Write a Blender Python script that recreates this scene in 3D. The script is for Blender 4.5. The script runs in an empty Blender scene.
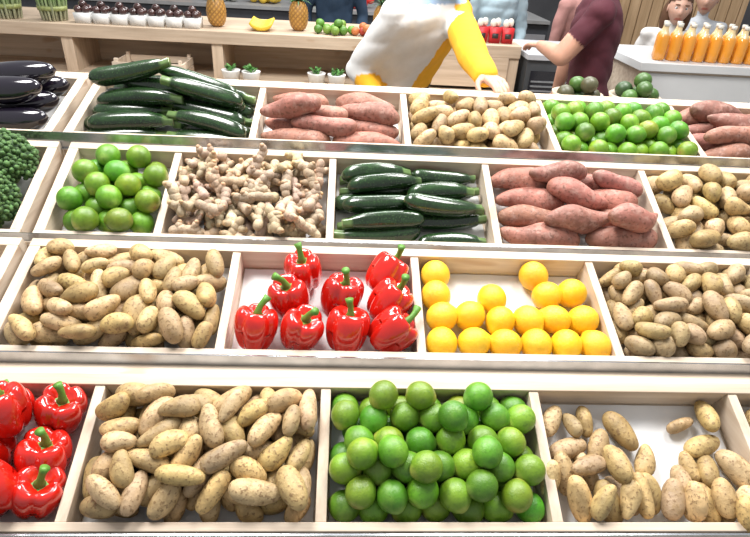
import bpy, math, random
import numpy as np
from mathutils import Vector, Matrix
random.seed(5)
R=np.random.RandomState(11)
pi=math.pi
scn=bpy.context.scene
try: scn.view_settings.view_transform='Standard'
except Exception: pass

# ------------------------------------------------------------------ helpers
def nz(v):
    v=np.array(v,float); return v/max(1e-9,np.linalg.norm(v))
class Acc:
    def __init__(s): s.V=[];s.F=[];s.C=[];s.M=[];s.n=0
    def add(s,V,F,C=(1,1,1),mi=0):
        V=np.asarray(V,float); C=np.asarray(C,float)
        if C.ndim==1: C=np.tile(C,(len(V),1))
        o=s.n; s.V.append(V); s.C.append(C)
        s.F.extend([tuple(i+o for i in f) for f in F]); s.M.extend([mi]*len(F)); s.n+=len(V)
    def obj(s,name,mats,parent=None,smooth=True,bevel=0,center=True):
        V=np.concatenate(s.V); C=np.concatenate(s.C)
        c=(V.min(0)+V.max(0))/2 if center else np.zeros(3)
        me=bpy.data.meshes.new(name); me.from_pydata((V-c).tolist(),[],s.F)
        a=me.color_attributes.new('Col','FLOAT_COLOR','POINT')
        a.data.foreach_set('color',np.concatenate([C,np.ones((len(C),1))],1).astype(np.float32).ravel())
        for m in mats: me.materials.append(m)
        me.polygons.foreach_set('material_index',s.M)
        me.polygons.foreach_set('use_smooth',[smooth]*len(s.F)); me.update()
        o=bpy.data.objects.new(name,me); scn.collection.objects.link(o); o.location=c
        if parent is not None:
            o.parent=parent; o.location=Vector(c)-parent.location
        if bevel:
            b=o.modifiers.new('bev','BEVEL'); b.width=bevel; b.segments=2; b.limit_method='ANGLE'
        return o
def empty(name,loc=(0,0,0)):
    e=bpy.data.objects.new(name,None); e.location=loc; e.empty_display_size=.1; scn.collection.objects.link(e); return e
def lathe(z,r,seg=16):
    n=len(z); th=np.arange(seg)*2*pi/seg; V=[[z[0],0,0]]
    for i in range(1,n-1):
        for t in th: V.append([z[i],r[i]*math.cos(t),r[i]*math.sin(t)])
    V.append([z[-1],0,0]); F=[]; k=n-2
    for j in range(seg): F.append((0,1+(j+1)%seg,1+j))
    for i in range(k-1):
        a=1+i*seg;b=a+seg
        for j in range(seg): F.append((a+j,a+(j+1)%seg,b+(j+1)%seg,b+j))
    a=1+(k-1)*seg; e=1+k*seg
    for j in range(seg): F.append((a+j,a+(j+1)%seg,e))
    return np.array(V,float),F
def ell(L,W,n=13,seg=18,p=1.):
    t=np.linspace(0,1,n); return lathe(-np.cos(pi*t)*L/2,W/2*np.sin(pi*t)**p,seg)
def lump(V,seed,freq,amp,ax=.3):
    rs=np.random.RandomState(seed); K=rs.normal(size=(6,3))*freq; ph=rs.uniform(0,6.3,6)
    f=np.sin(V@K.T+ph).sum(1)/2.4
    V=V.copy(); V[:,1:]*=(1+amp*f)[:,None]; V[:,0]*=1+amp*ax*f; return V
def axes(d,roll=0,up=(0,0,1)):
    a=nz(d); up=np.array(up,float)
    if abs(a@up)>.98: up=np.array([0,1.,0])
    b=nz(np.cross(up,a)); c=np.cross(a,b)
    return a,b*math.cos(roll)+c*math.sin(roll),c*math.cos(roll)-b*math.sin(roll)
def xf(V,pos,d,roll=0,up=(0,0,1)):
    a,b,c=axes(d,roll,up); return np.array(pos)+V[:,:1]*a+V[:,1:2]*b+V[:,2:3]*c
def boxv(x0,x1,y0,y1,z0,z1):
    V=np.array([[x,y,z] for x in(x0,x1) for y in(y0,y1) for z in(z0,z1)],float)
    F=[(0,1,3,2),(4,6,7,5),(0,4,5,1),(2,3,7,6),(0,2,6,4),(1,5,7,3)]
    return V,F
def bx(acc,x0,x1,y0,y1,z0,z1,C=(1,1,1),mi=0):
    V,F=boxv(x0,x1,y0,y1,z0,z1); acc.add(V,F,C,mi)
def cap(acc,p0,p1,r0,r1,C=(1,1,1),mi=0,n=5,seg=14):
    p0=np.array(p0,float);p1=np.array(p1,float);L=np.linalg.norm(p1-p0)
    z=[];r=[]
    for i in range(n+1):
        t=i/n*pi/2; z.append(-r0*math.cos(t)); r.append(r0*math.sin(t))
    for i in range(n+1):
        t=i/n*pi/2; z.append(L+r1*math.sin(t)); r.append(r1*math.cos(t))
    V,F=lathe(z,r,seg); acc.add(xf(V,p0,p1-p0),F,C,mi)
def tube(acc,pts,rs,C=(1,1,1),mi=0,seg=10):
    pts=[np.array(p,float) for p in pts]; n=len(pts); V=[];F=[]
    for i,p in enumerate(pts):
        d=pts[min(i+1,n-1)]-pts[max(i-1,0)]; a,b,c=axes(d)
        for j in range(seg):
            t=2*pi*j/seg; V.append(p+rs[i]*(b*math.cos(t)+c*math.sin(t)))
    for i in range(n-1):
        for j in range(seg):
            a0=i*seg;F.append((a0+j,a0+(j+1)%seg,a0+seg+(j+1)%seg,a0+seg+j))
    F.append(tuple(range(seg-1,-1,-1)));F.append(tuple(range((n-1)*seg,n*seg)))
    acc.add(np.array(V),F,C,mi)

# ------------------------------------------------------------------ materials
def newmat(name):
    m=bpy.data.materials.new(name); m.use_nodes=True; nt=m.node_tree; nt.nodes.clear()
    o=nt.nodes.new('ShaderNodeOutputMaterial'); b=nt.nodes.new('ShaderNodeBsdfPrincipled')
    nt.links.new(b.outputs[0],o.inputs[0]); return m,nt,b
def noise(nt,scale,detail=3,rough=.55,mapsc=None):
    tc=nt.nodes.new('ShaderNodeTexCoord'); n=nt.nodes.new('ShaderNodeTexNoise')
    n.inputs['Scale'].default_value=scale; n.inputs['Detail'].default_value=detail; n.inputs['Roughness'].default_value=rough
    if mapsc:
        mp=nt.nodes.new('ShaderNodeMapping'); mp.inputs['Scale'].default_value=mapsc
        nt.links.new(tc.outputs['Object'],mp.inputs[0]); nt.links.new(mp.outputs[0],n.inputs['Vector'])
    else: nt.links.new(tc.outputs['Object'],n.inputs['Vector'])
    return n.outputs[0]
def ramp(nt,src,p0,p1,c0=(0,0,0),c1=(1,1,1)):
    r=nt.nodes.new('ShaderNodeValToRGB'); e=r.color_ramp.elements
    e[0].position=p0;e[1].position=p1;e[0].color=(*c0,1);e[1].color=(*c1,1)
    nt.links.new(src,r.inputs[0]); return r.outputs[0]
def mix(nt,fac,a,b,mode='MIX'):
    m=nt.nodes.new('ShaderNodeMixRGB'); m.blend_type=mode
    for s,i in((fac,0),(a,1),(b,2)):
        if hasattr(s,'links'): nt.links.new(s,m.inputs[i])
        else: m.inputs[i].default_value=s if i==0 else (*s,1)
    return m.outputs[0]
def bump(nt,b,h,strength,dist=.002):
    n=nt.nodes.new('ShaderNodeBump'); n.inputs['Strength'].default_value=strength; n.inputs['Distance'].default_value=dist
    nt.links.new(h,n.inputs['Height']); nt.links.new(n.outputs[0],b.inputs['Normal'])
def produce(name,rough=.5,spot=None,sscale=120,slo=.6,shi=.68,samt=.6,var=.25,vscale=25,bs=.3,bscale=250,coat=0,sss=0,spec=.5,spot2=None,crough=.12):
    m,nt,b=newmat(name)
    at=nt.nodes.new('ShaderNodeAttribute'); at.attribute_name='Col'
    v=ramp(nt,noise(nt,vscale),.3,.7,(1-var,)*3,(1+var*.4,)*3)
    c=mix(nt,1.,at.outputs['Color'],v,'MULTIPLY')
    if spot2:
        f=ramp(nt,noise(nt,spot2[1],4,.65),.50,.66,(0,0,0),(spot2[2],)*3); c=mix(nt,f,c,spot2[0])
    if spot:
        f=ramp(nt,noise(nt,sscale,2),slo,shi,(0,0,0),(samt,)*3); c=mix(nt,f,c,spot)
    nt.links.new(c,b.inputs['Base Color']); b.inputs['Roughness'].default_value=rough
    b.inputs['Specular IOR Level'].default_value=spec
    if coat: b.inputs['Coat Weight'].default_value=coat; b.inputs['Coat Roughness'].default_value=crough
    if sss:
        b.inputs['Subsurface Weight'].default_value=sss; b.inputs['Subsurface Radius'].default_value=(.01,.006,.003); b.inputs['Subsurface Scale'].default_value=.5
    if bs: bump(nt,b,noise(nt,bscale,4,.6),bs)
    return m
def wood(name,axis,c0=(.50,.39,.29),c1=(.72,.62,.50)):
    m,nt,b=newmat(name)
    sc=[38,38,38]; sc[axis]=2.2
    g=noise(nt,1.,5,.62,tuple(sc)); c=ramp(nt,g,.3,.68,c0,c1)
    sc2=[5,5,5]; sc2[axis]=1.
    v=ramp(nt,noise(nt,1.,2,.5,tuple(sc2)),.3,.7,(.80,.79,.78),(1.06,1.05,1.04))
    c=mix(nt,1.,c,v,'MULTIPLY')
    sc3=[14,14,14]; sc3[axis]=5
    k=ramp(nt,noise(nt,1.,1,.4,tuple(sc3)),.71,.78,(0,0,0),(.6,.6,.6)); c=mix(nt,k,c,(.36,.21,.11))
    nt.links.new(c,b.inputs['Base Color']); b.inputs['Roughness'].default_value=.6
    bump(nt,b,g,.3,.001); return m
def plain(name,col,rough=.5,metal=0,var=.12,vs=6,bs=.1,bsc=60,coat=0):
    m,nt,b=newmat(name)
    v=ramp(nt,noise(nt,vs),.3,.7,tuple(x*(1-var) for x in col),tuple(min(1,x*(1+var*.5)) for x in col))
    nt.links.new(v,b.inputs['Base Color']); b.inputs['Roughness'].default_value=rough; b.inputs['Metallic'].default_value=metal
    b.inputs['Coat Weight'].default_value=coat
    if bs: bump(nt,b,noise(nt,bsc,3),bs,.001)
    return m
woodX=wood('pine_wood_x',0); woodY=wood('pine_wood_y',1); woodZ=wood('pine_wood_z',2)
steel=plain('brushed_steel',(.40,.42,.45),.22,.95,.25,14,0)
paper=plain('white_paper',(.76,.76,.76),.7,0,.06,12,.5,25)
m_pot=produce('potato_skin',.56,(.15,.08,.03),170,.56,.65,.7,.40,34,.65,170,spot2=((.28,.18,.07),50,.7))
m_swp=produce('sweet_potato_skin',.64,(.14,.055,.035),120,.55,.66,.7,.34,28,.85,110,spot2=((.44,.28,.23),45,.55))
m_gin=produce('ginger_skin',.65,(.22,.14,.08),170,.57,.69,.6,.35,40,.8,140)
m_lime=produce('lime_skin',.36,(.045,.13,.01),130,.52,.72,.45,.3,24,.5,420,.08,crough=.25,spot2=((.20,.36,.04),30,.35))
m_lem=produce('lemon_skin',.40,None,var=.12,vscale=26,bs=.65,bscale=380,sss=.03,spot2=((.86,.60,.05),40,.4))
m_pep=produce('bell_pepper_skin',.14,None,var=.15,vscale=18,bs=0,coat=.7)
m_stem=produce('green_stem',.5,None,var=.25,vscale=60,bs=.3)
m_zuc=produce('zucchini_skin',.22,(.07,.15,.045),240,.58,.68,.35,.35,40,.12,120,.45)
m_egg=produce('eggplant_skin',.12,None,var=.2,vscale=14,bs=0,coat=.8)
m_broc=produce('broccoli_floret',.75,(.12,.23,.05),220,.5,.6,.6,.4,60,1.,300)
m_gen=produce('painted_generic',.45,None,var=.12,vscale=15,bs=.1,bscale=100)
m_cloth=produce('cloth',.85,None,var=.10,vscale=14,bs=.9,bscale=20)
m_skin=produce('skin',.5,None,var=.08,vscale=20,bs=.1,bscale=200,sss=.1)
m_gloss=produce('glossy_generic',.12,None,var=.05,vscale=15,bs=0,coat=.5)

# ------------------------------------------------------------------ camera
X=np.array([.998,.0266,.058]); X/=np.linalg.norm(X)
Zc=np.array([.0528,-.857,-.515]); Zc-=X*(Zc@X); Zc/=np.linalg.norm(Zc); Yc=np.cross(Zc,X)
right=Vector((X[0],Yc[0],Zc[0])); down=Vector((X[1],Yc[1],Zc[1])); fwd=Vector((X[2],Yc[2],Zc[2]))
cam=bpy.data.cameras.new('camera'); cam.sensor_width=36; cam.lens=560/750*36; cam.clip_start=.02
co=bpy.data.objects.new('camera',cam); scn.collection.objects.link(co)
M=Matrix.Identity(4)
for i in range(3): M[i][0]=right[i]; M[i][1]=-down[i]; M[i][2]=-fwd[i]
M.translation=Vector((0,0,1.65)); co.matrix_world=M; scn.camera=co

# ------------------------------------------------------------------ tiered stand
DEP=.06
class Row:
    def __init__(s,yf,zf,yb,zb):
        s.O=np.array([0,yf,zf]); d=np.array([0,yb-yf,zb-zf]); s.L=np.linalg.norm(d)
        s.S=d/s.L; s.X=np.array([1.,0,0]); s.N=np.cross(s.X,s.S); s.yf,s.zf,s.yb,s.zb=yf,zf,yb,zb
    def w(s,P):
        P=np.asarray(P,float); return s.O+P[...,0:1]*s.X+P[...,1:2]*s.S+P[...,2:3]*s.N
    def box(s,acc,x0,x1,a,b,n0,n1,mi):
        V,F=boxv(x0,x1,a,b,n0,n1); acc.add(s.w(V),F,(1,1,1),mi)
rows=[Row(.555,.845,.765,.934),Row(.855,.947,1.09,1.030),Row(1.15,1.037,1.39,1.145),Row(1.44,1.172,1.69,1.245)]
def tray(r,divs,endw=.024,dw=.018):
    """long divided wooden tray; divs = centre lines of end boards and dividers"""
    a=Acc(); x0,x1=divs[0],divs[-1]
    r.box(a,x0-endw,x1+endw,-.014,0,-DEP,0,0)
    r.box(a,x0-endw,x1+endw,r.L,r.L+.022,-DEP,0,0)
    for i,d in enumerate(divs):
        if i==0: r.box(a,d-endw,d,0,r.L,-DEP,-.0005,1)
        elif i==len(divs)-1: r.box(a,d,d+endw,0,r.L,-DEP,-.0005,1)
        else: r.box(a,d-dw/2,d+dw/2,0,r.L,-DEP,-.003,1)
    r.box(a,x0-endw,x1+endw,-.014,r.L+.022,-DEP-.008,-DEP,0)
    t=a.obj('divided_wooden_tray',[woodX,woodY],smooth=False,bevel=.0015)
    for i in range(len(divs)-1):
        l=Acc(); xa=divs[i]+(dw/2 if i else 0)+.003; xb=divs[i+1]-.014
        nx,ny=24,16; P=[]
        for iy in range(ny):
            for ix in range(nx):
                x=xa+(xb-xa)*ix/(nx-1); y=.003+(r.L-.006)*iy/(ny-1)
                P.append([x,y,-DEP+.0025+.0012*math.sin(x*70+y*31+i)*math.sin(y*90-x*40)])
        F=[(j*nx+k,j*nx+k+1,(j+1)*nx+k+1,(j+1)*nx+k) for j in range(ny-1) for k in range(nx-1)]
        l.add(r.w(np.array(P)),F); l.obj('paper_liner',[paper],parent=t)
    return t
D1=[-.82,-.426,-.024,.362,.748,1.13]; D2=[-.655,-.234,.161,.564,.96,1.3]; D3=[-.672,-.425,-.032,.367,.79,1.2]; D4=[-.70,-.246,.166,.576,.985,1.38]
tray(rows[0],D1); tray(rows[1],D2); tray(rows[2],D3); tray(rows[3],D4)
tray(rows[1],[-1.14,-.725]); tray(rows[2],[-1.16,-.748]); tray(rows[3],[-1.2,-.775])
st=Acc()
XL,XR=-1.24,1.44
for k in range(3):
    r,q=rows[k],rows[k+1]
    zt=min(r.zb,q.zf)-.008
    bx(st,XL,XR,r.yb+.030,q.yf-.006,zt-.02,zt,mi=0)
    bx(st,XL,XR,r.yb-.02,r.yb+.03,r.zb-.20,r.zb-.085,mi=0)
r=rows[3]; bx(st,XL,XR,r.yb+.030,r.yb+.10,r.zb-.03,r.zb-.006,mi=0)
bx(st,XL,XR,r.yb+.078,r.yb+.10,r.zb-.35,r.zb-.03,mi=0)
bx(st,XL,XR,.49,.515,.60,.79,mi=0)
for x in (XL-.02,XR-.02):
    V,F=boxv(x,x+.04,0,1,0,1)
    W=V.copy()
    for i,v in enumerate(V):
        y=.515+v[1]*1.22; zt=.745+v[1]*.39; W[i]=[v[0],y,zt-.10+v[2]*.10]
    st.add(W,F,mi=1)
for x in (XL-.02,-.02,XR-.04):
    bx(st,x,x+.06,.52,.58,0,.70,mi=2); bx(st,x,x+.06,1.70,1.76,0,1.13,mi=2)
    bx(st,x,x+.06,.58,1.70,.30,.36,mi=1)
stand=st.obj('tiered_display_stand',[woodX,woodY,woodZ],smooth=False,bevel=.002)
for r in rows:
    l=Acc(); bx(l,XL,XR,r.yf-.026,r.yf-.0225,r.zf-.036,r.zf+.004)
    bx(l,XL,XR,r.yf-.034,r.yf-.026,r.zf-.039,r.zf-.036)
    l.obj('steel_lip',[steel],parent=stand,smooth=False)

# ------------------------------------------------------------------ piles
class Pile:
    def __init__(s,row,x0,x1,k=.93):
        s.r=row; s.x0,s.x1=x0,x1; s.P=np.zeros((0,4)); s.k=k; s.fl=-DEP+.004; s.acc=Acc()
    def h(s,x,y,r):
        n=s.fl+r
        if len(s.P):
            d2=(s.P[:,0]-x)**2+(s.P[:,1]-y)**2; RR=((r+s.P[:,3])*s.k)**2; m=d2<RR
            if m.any(): n=max(n,(s.P[m,2]+np.sqrt(RR[m]-d2[m])).max())
        return n
    def try_(s,x,y,phi,L,W,mt=.5):
        r=W/2; o=max(.0,L/2-r*.95)
        if o<.004: n=s.h(x,y,r); return n,0.,[(x,y,n,r)]
        c,q=math.cos(phi),math.sin(phi); re=r*.84; m=5 if L/W>2.6 else 3
        offs=np.linspace(-o,o,m); rr=[re if abs(f)>.9*o else r for f in offs]
        hs=[s.h(x+c*f,y+q*f,ri) for f,ri in zip(offs,rr)]
        t=max(-mt,min(mt,(hs[-1]-hs[0])/(2*o)))
        mid=max(hh-t*f for hh,f in zip(hs,offs))
        return mid,t,[(x+c*f,y+q*f,mid+t*f,ri) for f,ri in zip(offs,rr)]
    def inside(s,x,y,phi,L,W):
        o=max(0,L/2-W/2); mx=abs(math.cos(phi))*o+W/2; my=abs(math.sin(phi))*o+W/2
        return s.x0+mx<=x<=s.x1-mx and my-.001<=y<=s.r.L-my+.001
    def settle(s,x,y,phi,L,W,dmax,bias=lambda x,y:0,n=60,st=.006,da=.12,mt=.5):
        X0,Y0=x,y; best=s.try_(x,y,phi,L,W,mt)[0]+bias(x,y); ok0=s.inside(x,y,phi,L,W)
        for i in range(n):
            k=1-.7*i/n; xx=x+R.normal()*st*k; yy=y+R.normal()*st*k; pp=phi+R.normal()*da*k
            if (xx-X0)**2+(yy-Y0)**2>dmax*dmax: continue
            if ok0 and not s.inside(xx,yy,pp,L,W): continue
            m=s.try_(xx,yy,pp,L,W,mt); sc=m[0]+bias(xx,yy)+.004*abs(m[1])
            if sc<best-1e-6: best,x,y,phi=sc,xx,yy,pp
        return x,y,phi
    def put(s,proto,x,y,phi,L,W,tint,roll=None,mt=.5,mi=0,sc=(1,1,1),loose=0):
        if loose: x,y,phi=s.settle(x,y,phi,L,W,loose,n=50,da=.05,mt=mt)
        mid,t,sp=s.try_(x,y,phi,L,W,mt); s.P=np.vstack([s.P,np.array(sp)])
        V,F,C=proto; roll=R.uniform(0,6.28) if roll is None else roll
        V=xf(V*np.array(sc),(x,y,mid),(math.cos(phi),math.sin(phi),t),roll)
        s.acc.add(s.r.w(V),F,np.clip(C*np.array(tint),0,1),mi); return mid
    def fill(s,protos,n,hmax,Lr,Wr,tintf,bias=0,tries=24,angf=None,mf=14):
        y0,y1=0,s.r.L; cx=(s.x0+s.x1)/2; cy=(y0+y1)/2; hw=(s.x1-s.x0)/2; hh=(y1-y0)/2; fails=0
        bf=lambda x,y: bias*(max(abs(x-cx)/hw,abs(y-cy)/hh)**2)
        for i in range(n):
            L=R.uniform(*Lr); W=min(R.uniform(*Wr),L); best=None
            for _ in range(tries):
                phi=angf() if angf else R.uniform(0,2*pi)
                o=max(0,L/2-W/2); mx=abs(math.cos(phi))*o+W/2; my=abs(math.sin(phi))*o+W/2
                x=R.uniform(s.x0+mx,s.x1-mx); y=R.uniform(y0+my,max(y0+my+.001,y1-my))
                mid,t,_s=s.try_(x,y,phi,L,W)
                sc=mid+bf(x,y)+.004*abs(t)
                if best is None or sc<best[0]: best=(sc,x,y,phi)
            x,y,phi=s.settle(*best[1:],L,W,.05,bf,70)
            if s.try_(x,y,phi,L,W)[0]+bf(x,y)>hmax:
                fails+=1
                if fails>mf: break
                continue
            p=protos[R.randint(len(protos))]; Lp,Wp=p[3]
            s.put(p[:3],x,y,phi,L,W,tintf(),sc=(L/Lp,W/Wp,W/Wp))
    def done(s,name,mats): return s.acc.obj(name,mats)
def cell(row,D,i,g=.010,k=.93): return Pile(rows[row],D[i]+(g if i else 0.002),D[i+1]-g,k)

# prototypes -------------------------------------------------------
def potatoes(n=16,L=.08,W=.05,base=(.50,.355,.165)):
    out=[]
    for i in range(n):
        V,F=ell(L,W,14,18,R.uniform(.72,.92)); V=lump(V,i+1,28,.13); V[:,2]*=.88
        V[:,1]*=1+R.uniform(-.25,.25)*V[:,0]/.04
        V[:,1]+=R.uniform(-3.6,3.6)*V[:,0]**2; out.append((V,F,np.tile(base,(len(V),1)),(L,W)))
    return out
def limes(n=6,base=(.105,.27,.014)):
    out=[]
    for i in range(n):
        t=np.linspace(0,1,16); z=-np.cos(pi*t)*.026; r=.0255*np.sin(pi*t)**.93
        z[-1]+=.0035; z[-2]+=.0025; z[-3]+=.001; z[0]+=.0015
        V,F=lathe(z,r,22); V=lump(V,40+i,34,.022); C=np.tile(base,(len(V),1))
        side=np.clip(V[:,1]/.025,0,1)[:,None]*R.uniform(0,.6); C=C*(1-side)+np.array([.25,.38,.03])*side
        e=np.clip((np.abs(V[:,0])-.021)/.006,0,1)[:,None]; C=C*(1-e*.6)+np.array([.38,.46,.10])*e*.6
        C[0]=(.25,.22,.08); out.append((V,F,C,(.054,.051)))
    return out
def lemons(n=5):
    out=[]
    for i in range(n):
        t=np.linspace(0,1,20); z=-np.cos(pi*t)*.032; r=.0305*np.sin(pi*t)**.92
        z[-1]+=.006; z[-2]+=.005; z[-3]+=.002; z[0]-=.001;z[1]-=.001
        V,F=lathe(z,r,24); V=lump(V,60+i,25,.025); C=np.tile((.87,.49,.010),(len(V),1)); C[0]=(.35,.35,.05)
        out.append((V,F,C,(.066,.06)))
    return out
def zucs(n=6):
    out=[]
    for i in range(n):
        L,W=.20,.042
        z=np.array([-L/2,-L/2,-L/2+.002,-L/2+.02,-L/2+.028,-L/2+.05,-.04,0,.04,L/2-.03,L/2-.015,L/2-.006,L/2-.001,L/2])
        r=np.array([0,.009,.0105,.0105,.015,.018,.0195,.0208,.021,.0205,.0175,.012,.006,0])
        V,F=lathe(z,r,20); th=np.arctan2(V[:,2],V[:,1]); m=(V[:,0]>-.08)
        V[:,1:]*=(1+np.where(m,.03,.10)*np.cos(5*th))[:,None]; V=lump(V,80+i,14,.04)
        C=np.tile((.014,.040,.011),(len(V),1))*(1+.4*np.cos(5*th+1))[:,None]; st=(V[:,0]<-L/2+.021); C[st]=(.12,.20,.06)
        C[V[:,0]<-L/2+.001]=(.42,.45,.22); C[-1]=(.30,.28,.12)
        V[:,1]+=R.uniform(-1.2,1.2)*(V[:,0]**2); out.append((V,F,C,(L,W)))
    return out
def sweets(n=10):
    out=[]
    for i in range(n):
        L,W=.16,.062
        t=np.linspace(0,1,24); z=-np.cos(pi*t)*L/2; r=W/2*np.sin(pi*t)**(.85+.35*R.rand())
        r*=1+.28*np.sin((t-.5)*pi)*R.choice([-1,1])
        V,F=lathe(z,r,22); V=lump(V,100+i,24,.14,.1); V=lump(V,130+i,70,.05,0); V[:,1]+=R.uniform(-2.2,2.2)*V[:,0]**2+R.uniform(-.006,.006)*np.sin(V[:,0]*50)
        V[:,2]+=R.uniform(-.004,.004)*np.sin(V[:,0]*60)
        C=np.tile((.37,.150,.110),(len(V),1)); e=np.clip((np.abs(V[:,0])-.066)/.012,0,1)[:,None]; C=C*(1-e*.5)+np.array([.22,.11,.06])*e*.5
        out.append((V,F,C,(L,W)))
    return out
def gingers(n=10):
    out=[]
    for i in range(n):
        a=Acc(); p=np.array([-.032,0,0]); ang=0
        base=np.array((.50,.37,.25))
        for k in range(4):
            ang+=R.uniform(-.5,.5); q=p+np.array([math.cos(ang),math.sin(ang),0])*.018
            V,F=ell(.036,.029,8,10,.75); V=lump(V,R.randint(999),70,.12); a.add(xf(V,(p+q)/2,q-p),F,base*R.uniform(.85,1.1))
            if R.rand()<.8:
                sgn=R.choice([-1,1]); d=np.array([math.cos(ang+sgn*1.1),math.sin(ang+sgn*1.1),R.uniform(-.25,.35)]); ln=R.uniform(.022,.034)
                V,F=ell(ln,.021,8,10,.7); V=lump(V,R.randint(999),80,.12); c=q+d*(ln*.42); a.add(xf(V,c,d),F,base*R.uniform(.85,1.1))
                V,F=ell(.014,.014,6,8,.7); a.add(xf(V,q+d*ln*.85,d),F,base*(1.1,.95,.8))
            p=q
        out.append((np.concatenate(a.V),a.F,np.concatenate(a.C),(.10,.034)))
    return out
PO=potatoes(); LI=limes(); LE=lemons(); ZU=zucs(); SW=sweets(); GI=gingers()
tp=lambda: np.array([1,1,1])*R.uniform(.72,1.25)*np.array([1,R.uniform(.94,1.03),R.uniform(.8,1.2)])
tl=lambda: R.choice([.8,1.,1.,1.15])*np.array([R.uniform(.65,1.5),R.uniform(.85,1.2),1.])
ts=lambda: R.uniform(.8,1.2)*np.array([1,R.uniform(.92,1.1),R.uniform(.9,1.1)])
def pot(p,u,v,a,L):
    pr=PO[R.randint(len(PO))]; W=L*R.uniform(.48,.57); p.put(pr[:3],p.x0+u*(p.x1-p.x0),(.05+.9*v)*p.r.L,math.radians(a),L,W,tp(),sc=(L/.08,W/.05,W/.05),loose=.022)
def swp(p,u,v,a,L,W,k=1.,loose=.03):
    pr=SW[R.randint(len(SW))]; p.put(pr[:3],p.x0+u*(p.x1-p.x0),(.1+.8*v)*p.r.L,math.radians(a+R.uniform(-6,6)),L,W,ts()*k,sc=(L/.16,W/.062,W/.062),loose=loose,mt=.25)
def zuc(p,u,v,a,L,W0,W1,k0,k1,flip):
    pr=ZU[R.randint(6)]; W=R.uniform(W0,W1); p.put(pr[:3],p.x0+u*(p.x1-p.x0),(.08+.85*v)*p.r.L,math.radians(a+R.uniform(-3,3)+(180 if flip else 0)),L,W,R.uniform(k0,k1)*np.ones(3),sc=(L/.2,W/.042,W/.042),loose=.02,mt=.2)

# Row 1
p=cell(0,D1,1,k=.90); p.fill(PO,280,.044,(.054,.086),(.034,.043),tp,.022,mf=30); p.done('potato_pile',[m_pot])
p=cell(0,D1,2,.009,k=.90); w=p.x1-p.x0
for lay in range(2):
    nr=5 if lay==0 else 4
    for j in range(nr):
        nx=(7 if lay==0 else 6)-(j%2 if lay==0 else -(j%2))
        for i in range(nx):
            x=(p.x0+p.x1)/2+(i-(nx-1)/2)*(w-.0524)/6.
            y=.027+(p.r.L-.054)*(j/4. if lay==0 else (j+.5)/4.)
            if lay==1 and R.rand()<.05: continue
            pr=LI[R.randint(6)]; x+=R.normal()*.002; y+=R.normal()*.002
            x=min(max(x,p.x0+.0262),p.x1-.0262); y=min(max(y,.0262),p.r.L-.0262)
            p.put(pr[:3],x,y,R.uniform(0,6.28),.0515,.0510,tl(),sc=(R.uniform(.98,1.04),)*3,loose=.013)
for u,v in [(.30,.5),(.55,.7),(.75,.4),(.2,.8),(.62,.3),(.45,.85),(.85,.75),(.12,.35),(.4,.28),(.7,.88)]:
    pr=LI[R.randint(6)]; p.put(pr[:3],p.x0+u*w,v*p.r.L,R.uniform(0,6.28),.0515,.0510,tl(),loose=.03)
p.done('lime_pile',[m_lime])
p=cell(0,D1,3)
for u,v,a,L in [(.07,.84,60,.07),(.09,.66,15,.075),(.25,.85,90,.065),(.23,.63,70,.075),(.42,.75,120,.085),(.09,.46,100,.08),(.20,.42,110,.08),(.32,.42,108,.08),(.49,.54,65,.07),(.755,.82,20,.062),(.83,.63,20,.08),(.925,.45,120,.085),(.92,.78,70,.08),(.74,.5,100,.06),(.66,.29,90,.07),(.475,.30,110,.075),(.10,.18,100,.085),(.21,.19,118,.08),(.33,.20,120,.08),(.43,.14,100,.08),(.53,.21,65,.075),(.69,.14,100,.075),(.80,.18,80,.075),(.92,.2,60,.075),(.15,.30,20,.075),(.60,.12,80,.07),(.14,.70,100,.06),(.82,.35,75,.07),(.05,.3,80,.07),(.38,.1,70,.07),(.27,.3,100,.075),(.15,.1,60,.07),(.75,.1,90,.07),(.86,.08,100,.07)]:
    pot(p,u,v,a,L*.95)
p.done('potato_pile',[m_pot])
p=cell(0,D1,4); p.fill(PO,70,.0,(.066,.09),(.045,.055),tp,.01); p.done('potato_pile',[m_pot])
# Row 2
p=cell(1,D2,0,k=.90); p.fill(PO,260,.036,(.052,.082),(.034,.044),tp,.020,mf=25); p.done('potato_pile',[m_pot])
p=cell(1,D2,2,.010)
for u,v in [(.10,.90),(.09,.66),(.11,.40),(.095,.12),(.27,.42),(.27,.13),(.41,.62),(.435,.37),(.44,.12),(.595,.38),(.69,.92),(.61,.12),(.74,.68),(.75,.40),(.775,.12),(.89,.71),(.91,.40),(.935,.12)]:
    pr=LE[R.randint(5)]; p.put(pr[:3],p.x0+u*(p.x1-p.x0),(.04+.92*v)*p.r.L,R.uniform(0,6.28),.064,.0615,R.uniform(.97,1.05)*np.array([1,R.uniform(.94,1.10),R.uniform(.8,2.5)]),sc=(1.05,1.05,1.05),loose=.006)
p.done('lemon_pile',[m_lem])
p=cell(1,D2,3,k=.91); p.fill(PO,220,.030,(.048,.072),(.035,.045),lambda:tp()*np.array([.86,.87,.92]),.014,mf=25); p.done('potato_pile',[m_pot])
p=cell(1,D2,4); p.fill(PO,90,0,(.06,.08),(.043,.05),tp,.01); p.done('potato_pile',[m_pot])
p=Pile(rows[1],-1.13,-.74); p.fill(PO,90,0,(.06,.08),(.043,.05),tp,.01); p.done('potato_pile',[m_pot])
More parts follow.
